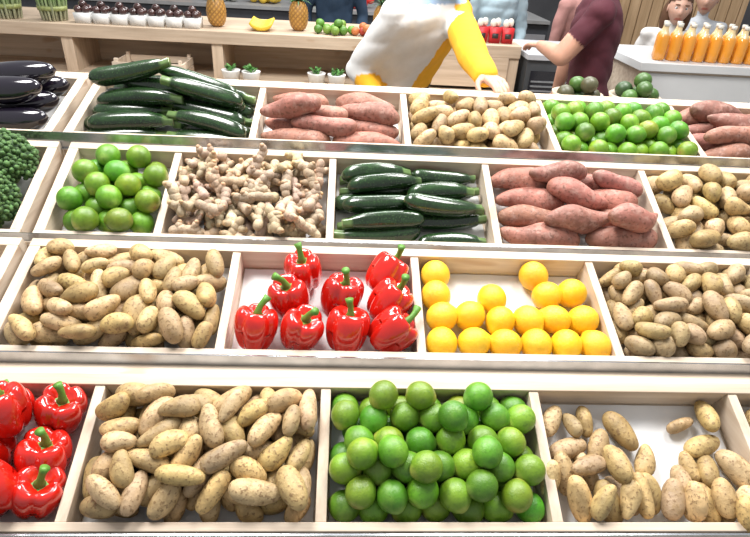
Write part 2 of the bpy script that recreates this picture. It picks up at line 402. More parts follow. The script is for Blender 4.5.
# Row 3
p=cell(2,D3,0,.006,.96); p.fill(LI,60,.014,(.058,.062),(.055,.059),tl,.006); p.done('lime_pile',[m_lime])
p=cell(2,D3,1,k=.88); p.fill(GI,280,.028,(.072,.10),(.026,.032),ts,.018,mf=35); p.done('ginger_pile',[m_gin])
p=cell(2,D3,2)
for u,v,a,L in [(.27,.06,3,.21),(.75,.08,0,.17),(.27,.30,8,.2),(.73,.28,2,.19),(.25,.52,-3,.2),(.73,.50,0,.19),(.27,.75,6,.19),(.74,.72,2,.18),(.28,.98,7,.2),(.74,.95,-4,.17),(.27,.2,6,.2),(.30,.42,2,.2),(.72,.40,0,.2),(.74,.62,3,.17),(.30,.64,3,.19),(.32,.86,6,.18)]:
    zuc(p,u,v,a,L,.043,.049,.8,1.3,u>.5 or R.rand()<.3)
p.done('zucchini_pile',[m_zuc])
p=cell(2,D3,3,k=.85)
for u,v,a,L,W in [(.25,.06,-3,.20,.064),(.76,.06,2,.18,.074),(.26,.35,-5,.20,.062),(.74,.36,8,.17,.064),(.24,.64,-3,.18,.062),(.74,.66,-12,.17,.064),(.22,.94,2,.18,.070),(.62,.95,-12,.15,.062),(.50,.20,-8,.18,.058),(.50,.50,160,.16,.060),(.80,.82,-20,.14,.055),(.40,.80,4,.16,.056),(.75,.20,5,.16,.058)]:
    swp(p,u,v,a,L,W)
p.done('sweet_potato_pile',[m_swp])
p=cell(2,D3,4); p.fill(PO,120,.026,(.058,.08),(.045,.054),tp,.012); p.done('potato_pile',[m_pot])
# Row 4
p=cell(3,D4,0,k=.9)
for u,v,a,L in [(.25,.05,8,.22),(.75,.03,-3,.22),(.22,.28,4,.21),(.75,.26,-6,.22),(.22,.52,2,.2),(.75,.50,-5,.22),(.25,.76,6,.2),(.74,.74,-10,.22),(.25,.98,8,.19),(.74,.98,-8,.22),(.27,.17,2,.22),(.72,.15,-6,.22),(.25,.40,5,.21),(.72,.38,-8,.23),(.27,.64,8,.21),(.70,.62,-10,.24),(.70,.86,-14,.25),(.27,.88,10,.2),(.45,.75,-6,.24),(.33,.5,4,.24),(.6,.7,-12,.25),(.3,.75,8,.22),(.68,.52,-6,.22)]:
    zuc(p,u,v,a,L,.043,.050,.75,1.1,u<.6 or R.rand()<.3)
p.done('zucchini_pile',[m_zuc])
p=cell(3,D4,1,k=.82)
for u,v,a,L,W in [(.25,.05,-8,.19,.060),(.75,.05,-5,.19,.060),(.25,.36,-12,.18,.060),(.74,.36,-8,.19,.060),(.23,.66,-8,.17,.060),(.74,.66,-12,.17,.060),(.25,.96,-8,.17,.058),(.74,.96,-10,.18,.060),(.48,.20,-16,.18,.058),(.45,.52,-22,.18,.058),(.75,.52,-10,.17,.060),(.25,.2,-10,.17,.058)]:
    swp(p,u,v,a,L,W)
p.done('sweet_potato_pile',[m_swp])
p=cell(3,D4,2); p.fill(PO,150,.030,(.056,.082),(.042,.052),tp,.016); p.done('potato_pile',[m_pot])
p=cell(3,D4,3,.008,.96); p.fill(LI,170,.026,(.054,.057),(.051,.054),tl,.012); p.done('lime_pile',[m_lime])
p=cell(3,D4,4,k=.88)
for u,v,a,L,W in [(.2,.08,5,.18,.062),(.7,.08,-5,.18,.062),(.22,.38,-8,.18,.06),(.7,.38,4,.18,.06),(.22,.68,10,.18,.06),(.7,.68,0,.18,.06),(.22,.96,0,.18,.06),(.7,.95,5,.18,.06),(.26,.22,14,.18,.06),(.3,.52,-10,.17,.06),(.24,.82,-5,.17,.06)]:
    swp(p,u,v,a,L,W,.8)
p.done('sweet_potato_pile',[m_swp])

# bell peppers -------------------------------------------------------
def pepper(row,x,s,n,d,size=1.,seed=0):
    rs=np.random.RandomState(seed); nl=rs.choice([3,4,4]); H=.084;Rr=.042
    t=np.linspace(0,1,30); ph=t*pi; z=-H/2*np.cos(ph); r=Rr*np.sin(ph)**.48*(.80+.22*t)
    V,F=lathe(z,r,48); rr=np.hypot(V[:,1],V[:,2]); th=np.arctan2(V[:,2],V[:,1]); top=V[:,0]>0
    g=1-.20*(1-np.abs(np.sin(nl*th/2+.4)))**2.5; V[:,1:]*=g[:,None]
    V[:,0]+=np.where(top,-.020*np.exp(-(rr/.017)**2),.010*np.exp(-(rr/.012)**2))
    V[:,0]+=np.where(top,1,-1)*(g-1)*.03
    V=lump(V,seed+5,16,.08)
    red=np.array((.58,.012,.006))*rs.uniform(.8,1.15)
    a=Acc(); D=row.X*d[0]+row.S*d[1]+row.N*d[2]; c=row.w(np.array([x,s,n])); roll=rs.uniform(0,6)
    T=lambda V: xf(V*size,c,D,roll,row.N)
    a.add(T(V),F,red)
    b=Acc(); k=rs.uniform(-1,1)
    z0=H/2-.019
    tube(b,[(z0,0,0),(z0+.012,0,0),(z0+.022,.003*k,.002),(z0+.030,.009*k,.005),(z0+.037,.016*k,.007)],[.011,.0062,.0052,.0058,.0075],(.10,.26,.03),0,12)
    V2,F2=lathe([z0-.001,z0+.002,z0+.004,z0+.005,z0+.006],[0,.019,.016,.008,0],20)
    th2=np.arctan2(V2[:,2],V2[:,1]); V2[:,1:]*=(1+.2*np.cos(5*th2))[:,None]; b.add(V2,F2,(.12,.30,.035))
    a.add(T(np.concatenate(b.V)),b.F,np.concatenate(b.C),1)
    return a.obj('bell_pepper',[m_pep,m_stem])
r=rows[1]; x0,x1=D2[1]+.012,D2[2]-.012; k=0
for u,v,d in [(.37,.83,(-.1,.15,1)),(.30,.52,(-.15,.2,1)),(.60,.54,(.25,.5,1)),(.86,.83,(.6,.7,.7)),(.87,.51,(.6,.45,.8)),(.14,.20,(.15,.6,.9)),(.385,.20,(.3,.15,.9)),(.635,.20,(.15,.6,.9)),(.88,.19,(.8,.35,.6))]:
    k+=1; pepper(r,x0+u*(x1-x0),max(.051,min(r.L-.047,v*r.L)),-DEP+.052,d,1.15,k)
r=rows[0]
for x,v,d,n in [(-.550,.72,(-.1,.5,.9),.040),(-.482,.80,(.3,.3,1),-.012),(-.484,.45,(.2,.5,.9),-.012),(-.575,.50,(.1,.3,1),-.010),(-.528,.16,(-.5,.3,.9),.022),(-.56,.20,(-.2,.3,.9),-.014),(-.66,.5,(0,.3,1),-.011),(-.66,.84,(.4,.3,1),-.011),(-.76,.8,(.4,.3,1),-.011),(-.76,.3,(.4,.3,1),-.011),(-.65,.2,(.4,.3,1),-.011),(-.57,.84,(.4,.3,1),-.011),(-.478,.2,(.4,.3,1),-.014)]:
    k+=1; pepper(r,x,max(.045,min(r.L-.045,v*r.L)),n,d,1.05,k)

# eggplants ----------------------------------------------------------
def eggplant(row,x,s,n,phi,L=.22,W=.086,seed=0):
    z=np.linspace(0,1,22); rad=W/2*np.sin(pi*np.clip(z,0,1))**.55*(.62+.42*z)
    V,F=lathe((z-.5)*L,rad,26); V[:,1]+=1.1*V[:,0]**2; a=Acc()
    d=row.X*math.cos(phi)+row.S*math.sin(phi); c=row.w(np.array([x,s,n]))
    a.add(xf(V,c,d,1.5,row.N),F,(.007,.005,.011))
    V,F=lathe(np.array([-.5,-.49,-.44,-.36,-.30])*L,[0,.014,.021,.026,.0],20)
    th=np.arctan2(V[:,2],V[:,1]); V[:,0]+=np.where(V[:,0]>-.40*L,.012*np.cos(5*th),0); V[:,1]+=1.1*V[:,0]**2
    a.add(xf(V*np.array([1,1.06,1.06]),c,d,1.5,row.N),F[:-20],(.05,.11,.03),1)
    b=Acc(); o=1.1*(.5*L)**2; tube(b,[(-.49*L,o,0),(-.54*L,o+.004,0),(-.60*L,o+.008,.003)],[.009,.007,.009],(.07,.14,.04))
    a.add(xf(np.concatenate(b.V),c,d,1.5,row.N),b.F,(.07,.14,.04),1)
    return a.obj('eggplant',[m_egg,m_stem])
r=rows[3]
for x,s,n,ph in [(-.890,.050,-.012,.05),(-.893,.135,-.012,.10),(-.893,.215,-.012,.10),(-1.12,.06,-.018,.10),(-1.12,.14,-.018,.12),(-.895,.175,.050,.12),(-.900,.095,.050,.05)]:
    eggplant(r,x,s,n,ph)

# broccoli -----------------------------------------------------------
def broccoli(row,x,s,n,d,size=.075,seed=0):
    rs=np.random.RandomState(seed); a=Acc(); c=row.w(np.array([x,s,n])); D=row.X*d[0]+row.S*d[1]+row.N*d[2]
    b=Acc(); tube(b,[(-.065,0,0),(-.05,0,0),(-.02,0,0)],[.02,.021,.03],(.25,.36,.13),0,12)
    for i in range(17):
        zc=1-1.15*(i+.5)/17; t=i*2.39996+seed; q=math.sqrt(max(0,1-zc*zc)); C0=np.array([zc*.62,q*math.cos(t),q*math.sin(t)])*size*.74
        rr=size*rs.uniform(.30,.38); dn=nz(C0+np.array([.02,0,0]))
        tube(b,[(-.03,0,0),C0*.5,C0],[.013,.010,.012],(.2,.33,.1),0,8)
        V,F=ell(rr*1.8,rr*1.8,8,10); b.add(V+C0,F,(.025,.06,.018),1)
        A=axes(dn)
        for m in range(26):
            cz=1-1.3*(m+.5)/26; tt=m*2.39996; qq=math.sqrt(max(0,1-cz*cz)); P=C0+rr*(A[0]*cz+A[1]*qq*math.cos(tt)+A[2]*qq*math.sin(tt))
            V,F=ell(.0115,.0115,5,7); V=lump(V,rs.randint(9999),300,.2); V*=rs.uniform(.85,1.25)
            b.add(V+P,F,np.array((.055,.125,.035))*rs.uniform(.65,1.45),1)
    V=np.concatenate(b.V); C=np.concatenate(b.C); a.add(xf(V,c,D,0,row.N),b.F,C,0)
    a.M=b.M[:]
    return a.obj('broccoli_head',[m_stem,m_broc])
r=rows[2]
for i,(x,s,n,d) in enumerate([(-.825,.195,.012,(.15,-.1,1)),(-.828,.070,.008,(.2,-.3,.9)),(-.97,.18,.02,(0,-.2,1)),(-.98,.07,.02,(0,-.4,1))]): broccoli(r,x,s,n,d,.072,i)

# ------------------------------------------------------------------ room
def slab(name,x0,x1,y0,y1,z0,z1,mat):
    a=Acc(); bx(a,x0,x1,y0,y1,z0,z1); return a.obj(name,[mat],smooth=False)
m_floor=plain('concrete_floor',(.30,.28,.26),.5,0,.25,3,.2,20)
m_wall=plain('hall_wall',(.13,.13,.14),.8,0,.25,2,.1)
slab('floor',-6,8,-2.5,10,-.05,0,m_floor)
slab('wall_back',-6,8,10,10.1,0,4.2,m_wall)

# back counter with open shelves --------------------------------------
a=Acc(); T=1.065
bx(a,-3.0,1.12,3.8,4.45,T-.075,T,mi=0)
for x in(-3.0,-1.80,-.87,.09,1.05): bx(a,x,x+.07,3.815,4.40,.02,T-.075,mi=2)
bx(a,-2.93,1.05,4.20,4.22,.02,T-.075,mi=0)
bx(a,-3.0,1.12,3.62,4.20,.74,.78,mi=0)
bx(a,-3.0,1.12,3.64,3.66,.0,.74,mi=0)
bx(a,-3.0,1.12,3.70,4.20,.30,.33,mi=0)
bx(a,.14,1.05,3.80,3.815,.80,.99,mi=0)
counter=a.obj('wooden_shelf_counter',[wood('spruce_x',0,(.45,.34,.24),(.64,.51,.38)),woodY,wood('spruce_z',2,(.45,.34,.24),(.64,.51,.38))],smooth=False,bevel=.003)
def crate(name,x0,x1,y0,y1,z,h=.06,mat=woodX):
    a=Acc(); t=.01
    for i in range(2):
        za=z+.008+i*h*.5; zb=za+h*.42
        bx(a,x0,x1,y0,y0+t,za,zb);bx(a,x0,x1,y1-t,y1,za,zb);bx(a,x0,x0+t,y0+t,y1-t,za,zb);bx(a,x1-t,x1,y0+t,y1-t,za,zb)
    bx(a,x0,x1,y0,y1,z,z+.008)
    for x in(x0+t,x1-t-.02):
        for y in(y0+t,y1-t-.02): bx(a,x,x+.02,y,y+.02,z+.008,z+h+.02)
    return a.obj(name,[mat],smooth=False)
crate('wooden_crate',-1.45,-1.02,3.66,3.92,.781,.10)
def herb_pot(x,y,z):
    a=Acc(); V,F=lathe([0,0,.07,.075,.075,.06],[0,.045,.058,.06,.052,0],20); a.add(V[:,[1,2,0]]+(x,y,z),[f[::1] for f in F],(.8,.8,.78),0)
    for i in range(26):
        t=R.uniform(0,6.28);q=R.uniform(0,.04);P=np.array([x+q*math.cos(t),y+q*math.sin(t),z+.075+R.uniform(0,.03)])
        V,F=ell(.035,.018,6,8); V[:,2]*=.25; a.add(xf(V,P,(math.cos(t),math.sin(t),R.uniform(.2,1.2))),F,np.array((.07,.22,.04))*R.uniform(.6,1.4),1)
    return a.obj('potted_herb',[m_gen,m_stem])
for x,y in((-.74,3.72),(-.61,3.70),(-.20,3.74),(-.07,3.72)): herb_pot(x,y,.781)
a=Acc()
for i in range(5):
    V,F=lathe([0,.005,.08,.15,.17],[0,.014,.011,.004,0],12); a.add(xf(V,(-2.12+.012*i,3.70+.025*i,.795),(1,.1*R.uniform(-1,1),0)),F,(.75,.20,.08))
a.obj('carrot_bunch',[m_gen])

def asparagus(x,y,z):
    a=Acc(); V0,F0=lathe([0,.002,.15,.20,.215,.235,.245],[0,.0065,.0065,.006,.0075,.005,0],8)
    for i in range(46):
        q=.062*math.sqrt((i+.5)/46); t=i*2.4; P=(x+q*math.cos(t)*1.25,y+q*math.sin(t),z)
        C=np.tile((.20,.34,.10),(len(V0),1)); C[V0[:,0]>.19]=(.13,.10,.12); C[V0[:,0]<.03]=(.55,.55,.40)
        a.add(xf(V0*R.uniform(.9,1.08),P,(.12*math.cos(t)*q/.06,.12*math.sin(t)*q/.06,1)),F0,C*R.uniform(.8,1.2))
    V,F=lathe([.06,.06,.085,.085],[0,.071,.073,0],24); V=V[:,[1,2,0]]; V[:,0]*=1.22; a.add(V+(x,y,z),F,(.30,.34,.12))
    return a.obj('asparagus_bundle',[m_stem])
for x in(-2.14,-1.86,-2.42): asparagus(x,3.92,T)
for i in range(7):
    a=Acc(); x=-1.66+.112*i; y=3.90
    V,F=boxv(-.045,.045,-.045,.045,0,.06); V[V[:,2]>0,:2]*=1.12; a.add(V+(x,y,T),F,(.82,.82,.80),0)
    for j,(dx,dy,dz) in enumerate([(-.024,-.024,0),(.024,-.024,0),(-.024,.024,0),(.024,.024,0),(0,0,.028)]):
        V,F=ell(.05,.048,9,12); a.add(V+(x+dx,y+dy,T+.078+dz),F,np.array((.045,.02,.018))*R.uniform(.8,1.6),1)
    a.obj('plum_punnet',[m_gen,m_gloss])
def pineapple(x,y,z,s=1.):
    a=Acc(); n=40; t=np.linspace(0,1,n); V,F=lathe((-np.cos(pi*t)*.5+.5)*.19,.062*np.sin(pi*t)**.6,48)
    zz=V[:,0]; th=np.arctan2(V[:,2],V[:,1]); g=np.abs(np.sin(th*6+zz*95))*np.abs(np.sin(th*6-zz*95)); V[:,1:]*=(1+.10*g)[:,None]
    C=np.array((.32,.15,.035))*(1-g[:,None])*.7+np.array((.62,.33,.07))*g[:,None]
    a.add(V[:,[1,2,0]]*s+(x,y,z),F,C,0)
    for i in range(34):
        t=i*2.4; e=.15+1.25*(1-i/34); ln=(.10+.05*(i/34))*s; w=.011*s; P=np.array([x,y,z+.18*s]); vs=[]
        for k in range(5):
            q=k/4; bend=e*(1-.1*q)+.5*q*q; d=np.array([math.cos(t)*math.sin(bend),math.sin(t)*math.sin(bend),math.cos(bend)])
            C0=P+d*ln*q; sd=np.array([-math.sin(t),math.cos(t),0])*w*(1-q)**.7; vs+= [C0-sd,C0+sd]
        a.add(np.array(vs),[(2*k,2*k+1,2*k+3,2*k+2) for k in range(4)],np.array((.07,.16,.07))*R.uniform(.7,1.5),1)
    return a.obj('pineapple',[m_gen,m_stem])
for x in(-.86,-.33,.22): pineapple(x,4.0,T,.95)
a=Acc()
for i in range(6):
    P=[]; rr=[]
    for k in range(9):
        q=k/8; ang=-.9+1.8*q; P.append((-.56+.09*math.sin(ang),3.88+.028*i,T+.02+.08*(1-math.cos(ang))+.003*i)); rr.append(.006+.012*math.sin(pi*min(1,max(.05,q)))**.5)
    tube(a,P,rr,np.array((.80,.55,.04))*R.uniform(.9,1.05),0,10)
a.obj('banana_bunch',[m_gen])
def heap(name,x,y,z,n,rad,r,cols,mat,asp=1.5):
    a=Acc(); S=np.zeros((0,3))
    for i in range(n):
        best=None
        for _ in range(30):
            t=R.uniform(0,6.28);q=rad*math.sqrt(R.rand());px,py=q*math.cos(t)*asp,q*math.sin(t); h=r
            if len(S):
                d2=(S[:,0]-px)**2+(S[:,1]-py)**2; m=d2<(1.85*r)**2
                if m.any(): h=max(h,(S[m,2]+np.sqrt((1.85*r)**2-d2[m])).max())
            sc=h+.15*q*q/rad
            if best is None or sc<best[0]: best=(sc,px,py,h)
        S=np.vstack([S,best[1:]]); V,F=ell(r*2.15,r*2,9,12); V=lump(V,i,30,.04); a.add(xf(V+0,(x+best[1],y+best[2],z+best[3]),(R.normal(),R.normal(),R.normal()*.3)),F,np.array(cols[R.randint(len(cols))])*R.uniform(.8,1.2))
    return a.obj(name,[mat])
heap('apple_heap',-.10,3.93,T+.002,12,.08,.028,[(.10,.25,.03),(.2,.35,.05)],m_gen)
heap('apple_heap',.10,3.91,T+.002,5,.04,.026,[(.45,.05,.03),(.5,.16,.05)],m_gen)
for i in range(5):
    a=Acc(); x=.70+.085*i; y=3.92
    V,F=boxv(-.034,.034,-.034,.034,0,.095); V[V[:,2]>0,:2]*=1.1; a.add(V+(x,y,T),F,(.55,.02,.025),0)
    bx(a,x-.02,x+.02,y-.0385,y-.0375,T+.03,T+.06,(.03,.03,.03))
    for dx,dy,dz in((-.017,-.012,0),(.017,.012,.004)):
        V,F=ell(.055,.042,9,12); a.add(xf(V,(x+dx,y+dy,T+.118+dz),(0,0,1)),F,(.82,.78,.66),0)
    a.obj('onion_carton',[m_gen])
# fridge
a=Acc(); bx(a,1.16,1.62,3.75,4.35,.05,1.0,(.06,.065,.07),0); bx(a,1.15,1.63,3.73,4.36,1.0,1.03,(.45,.46,.48),0); bx(a,1.19,1.59,3.742,3.75,.2,.93,(.02,.02,.025),1)
for i in range(5): bx(a,1.20,1.58,3.735,3.742,.86-.03*i,.87-.03*i,(.25,.26,.27),0)
bx(a,1.18,1.6,3.78,4.3,0,.05,(.02,.02,.02),0)
a.obj('under_counter_fridge',[m_gen,m_gloss],smooth=False)
# bar counter with juice bottles
a=Acc(); TB=1.09; m_white=plain('white_laminate',(.62,.63,.63),.3,0,.04)
bx(a,1.68,3.6,3.30,3.95,TB-.045,TB,mi=0); bx(a,1.71,3.6,3.33,3.9,.08,TB-.045,mi=1); bx(a,1.75,3.6,3.38,3.88,0,.08,mi=1)
bx(a,1.71,3.6,3.322,3.33,.80,1.03,mi=0)
a.obj('bar_counter',[m_white,woodX],smooth=False,bevel=.003)
def bottle_mesh():
    a=Acc()
    z=[0,.001,.008,.06,.12,.135,.15,.165,.178,.19,.20]; r=[0,.029,.034,.0345,.034,.031,.022,.0145,.013,.013,0]
    V,F=lathe(z,r,22); C=np.tile((.75,.30,.03),(len(V),1)); C[V[:,0]>.148]=(.72,.55,.30)
    a.add(V[:,[1,2,0]],F,C,0); V,F=lathe([.185,.185,.203,.205,.205],[0,.0155,.0155,.013,0],18); a.add(V[:,[1,2,0]],F,(.72,.7,.62),0); return a
bm=None
for j in range(2):
    for i in range(12):
        x=1.83+.080*i+.04*j; y=3.42+.09*j
        if bm is None: o=bottle_mesh().obj('juice_bottle',[m_gloss],center=False); bm=o.data
        else: o=bpy.data.objects.new('juice_bottle',bm); scn.collection.objects.link(o)
        o.location=(x,y,TB)
def bowl(name,x,y,z,r,col):
    a=Acc(); zz=[0,0,.012,.045,.07,.07,.045,.016,.014]; rr=[0,.5*r,.6*r,.88*r,r,.94*r,.82*r,.5*r,0]
    V,F=lathe(zz,rr,24); a.add(V[:,[1,2,0]]+(x,y,z),F,col); return a.obj(name,[m_gen])
a=Acc(); bx(a,.2,1.44,1.80,2.02,1.13,1.15,mi=0); bx(a,.2,.24,1.80,2.0,1.05,1.13,mi=0);bx(a,1.38,1.42,1.80,2.0,1.05,1.13,mi=0); bx(a,.2,1.44,1.97,2.0,0,1.13,mi=0)
a.obj('rear_shelf',[woodX],smooth=False)
for x in(.78,.98):
    bowl('serving_bowl',x,1.91,1.15,.085,(.5,.42,.33)); heap('avocado_heap',x,1.91,1.17,8,.05,.027,[(.03,.07,.02),(.06,.06,.03),(.05,.12,.02)],m_gen,1.)

# distant stall, partition
a=Acc(); bx(a,-3.5,2.0,6.0,6.8,0,.95,(.05,.055,.065),0); bx(a,-3.5,2.0,5.97,6.83,.95,.98,(.3,.3,.3),0)
for i in range(16): bx(a,-3.4+.34*i,-3.12+.34*i,5.985,6.0,.35,.85,[(.30,.30,.32),(.55,.5,.4),(.10,.18,.3),(.6,.15,.08),(.12,.25,.08)][i%5],0)
a.obj('market_stall',[m_gen],smooth=False)
cc=[(.75,.5,.05),(.1,.3,.05),(.6,.05,.04),(.7,.25,.03),(.45,.45,.4)]
for i in range(11): heap('fruit_heap',-3.1+.45*i,6.25,.983,14,.11,.04,[cc[i%5]],m_gen)
a=Acc()
for i in range(14): bx(a,2.05+.10*i,2.14+.10*i,5.3,5.33,.05,2.3,np.array((1,1,1)),0)
bx(a,2.0,3.5,5.33,5.38,.3,.38); bx(a,2.0,3.5,5.33,5.38,1.8,1.88); bx(a,2.0,2.05,5.3,5.38,0,2.3); bx(a,3.45,3.5,5.3,5.38,0,2.3)
a.obj('wooden_partition',[wood('oak_wood_z',2,(.42,.27,.14),(.60,.42,.25))],smooth=False)

# ------------------------------------------------------------------ people
def remesh(acc,vox,it):
    o=acc.obj('tmp_body',[],center=False)
    m=o.modifiers.new('r','REMESH'); m.mode='VOXEL'; m.voxel_size=vox
    s=o.modifiers.new('s','SMOOTH'); s.factor=.5; s.iterations=it
    dg=bpy.context.evaluated_depsgraph_get(); dg.update(); me=o.evaluated_get(dg).to_mesh()
    V=np.zeros(len(me.vertices)*3); me.vertices.foreach_get('co',V); V=V.reshape(-1,3)
    F=[tuple(p.vertices) for p in me.polygons]; o.evaluated_get(dg).to_mesh_clear()
    bpy.data.objects.remove(o); return V,F
def loft(acc,secs,side,fw,seg=24):
    V=[]
    for c,w,d in secs:
        for j in range(seg):
            t=2*pi*j/seg; V.append(np.array(c)+side*w*math.cos(t)+fw*d*math.sin(t))
    n=len(secs); F=[(i*seg+j,i*seg+(j+1)%seg,(i+1)*seg+(j+1)%seg,(i+1)*seg+j) for i in range(n-1) for j in range(seg)]
    F.append(tuple(range(seg-1,-1,-1)));F.append(tuple(range((n-1)*seg,n*seg))); acc.add(np.array(V),F)
def segd(P,a,b):
    a=np.array(a);b=np.array(b);ab=b-a; t=np.clip(((P-a)@ab)/max(1e-9,ab@ab),0,1); return np.linalg.norm(P-a-t[:,None]*ab,axis=1),t
def hand(par,wr,d,n,thumb,col,curl=.35,name='hand',hs=.92):
    d=nz(d); n=nz(np.array(n)-d*(np.array(n)@d)); s=np.cross(d,n)*thumb; wr=np.array(wr,float); a=Acc()
    offs=[.028,.010,-.009,-.027]; base=[.088,.092,.087,.078]; ln=[.070,.078,.072,.056]
    for o,bl,l in zip(offs,base,ln):
        k=d*bl+s*o; cap(a,s*o*.55,k,.0145,.0115)
        dd=d.copy(); p=k; c=curl*.6
        for q,rr in zip((.45,.30,.25),(.0095,.0085,.0075)):
            ca=c; dd=nz(d*math.cos(ca)-n*math.sin(ca)); e=p+dd*l*q; cap(a,p,e,rr,rr*.92); p=e; c+=curl
    p=d*.022+s*.024; e=p+(s*.72+d*.62-n*.25)*.038; cap(a,p,e,.0145,.0115); f=e+(s*.45+d*.85-n*.25)*.03; cap(a,e,f,.0105,.0095); g=f+(s*.15+d*.95-n*.3)*.024; cap(a,f,g,.0095,.008)
    V,F=remesh(a,.0038,2); V=V*hs+wr; b=Acc(); b.add(V,F,col); return b.obj(name,[m_skin],parent=par)
def head(par,c,f,up,skin,hair,hs=1.,long=False):
    c=np.array(c,float); f=nz(f); up=nz(np.array(up)-f*(np.array(up)@f)); rt=np.cross(f,up)
    n=36;t=np.linspace(0,1,n); V,F=lathe(-np.cos(pi*t),np.sin(pi*t),40); V=V[:,[1,2,0]]
    x,y,z=V[:,0].copy(),V[:,1].copy(),V[:,2].copy()
    j=np.clip(-z,0,1); wx=.076*(1-.36*j**1.4); yy=y*.094*(1-.22*j**1.6); zz=z*.115
    xx=x*wx; fr=y>0
    yy=yy+np.where(fr,.004*j,0)
    bumpf=lambda cx,cz,sx,sz,a: np.where(fr,a*np.exp(-((xx-cx)/sx)**2-((zz-cz)/sz)**2),0)
    yy=yy+bumpf(0,-.022,.012,.022,.020)+bumpf(0,-.036,.017,.010,.006)-bumpf(.031,.004,.017,.012,.011)-bumpf(-.031,.004,.017,.012,.011)+bumpf(0,-.066,.024,.009,.005)+bumpf(0,-.10,.02,.014,.008)+bumpf(0,.03,.04,.012,.003)
    H=np.stack([xx,yy,zz],1)*hs
    W=lambda P: c+P[:,:1]*rt+P[:,1:2]*f+P[:,2:3]*up
    C=np.tile(skin,(len(V),1)); lip=fr&(np.abs(xx)<.024)&(np.abs(zz+.066)<.0075); C[lip]=np.array(skin)*np.array([.85,.45,.45])
    a=Acc(); a.add(W(H),F,C,0)
    for sx in(-1,1):
        E,EF=ell(.023,.023,9,14); E=E[:,[1,0,2]]; EC=np.tile((.8,.8,.78),(len(E),1)); q=np.hypot(E[:,0],E[:,2]); EC[(E[:,1]>0)&(q<.0058)]=(.03,.02,.015)
        a.add(W((E+(sx*.031,.070,.004))*hs),EF,EC,1)
        E,EF=ell(.036,.009,7,8); a.add(W((E+(sx*.031,.090,.026))*hs),EF,hair,2)
        E,EF=ell(.055,.03,9,12); E=E[:,[2,1,0]]; E[:,0]*=.4; a.add(W((E+(sx*.077,-.008,-.006))*hs),EF,skin,0)
    G=H*1.075+np.array([0,-.006,.006]); hl=(zz>.050-.02*(np.abs(xx)/.07)) | ((y<.12)&(zz>(-.03))) | ((y<-.25)&(zz>-.085))
    GF=[q for q in F if all(hl[i] for i in q)]; a.add(W(G),GF,hair,2)
    if long:
        for sx in(-1,0,1):
            E,EF=ell(.24,.10,12,16); E=E[:,[1,2,0]]; a.add(W((E+(sx*.055,-.055,-.06))*hs),EF,hair,2)
    return a.obj('head',[m_skin,m_gloss,m_cloth],parent=par)
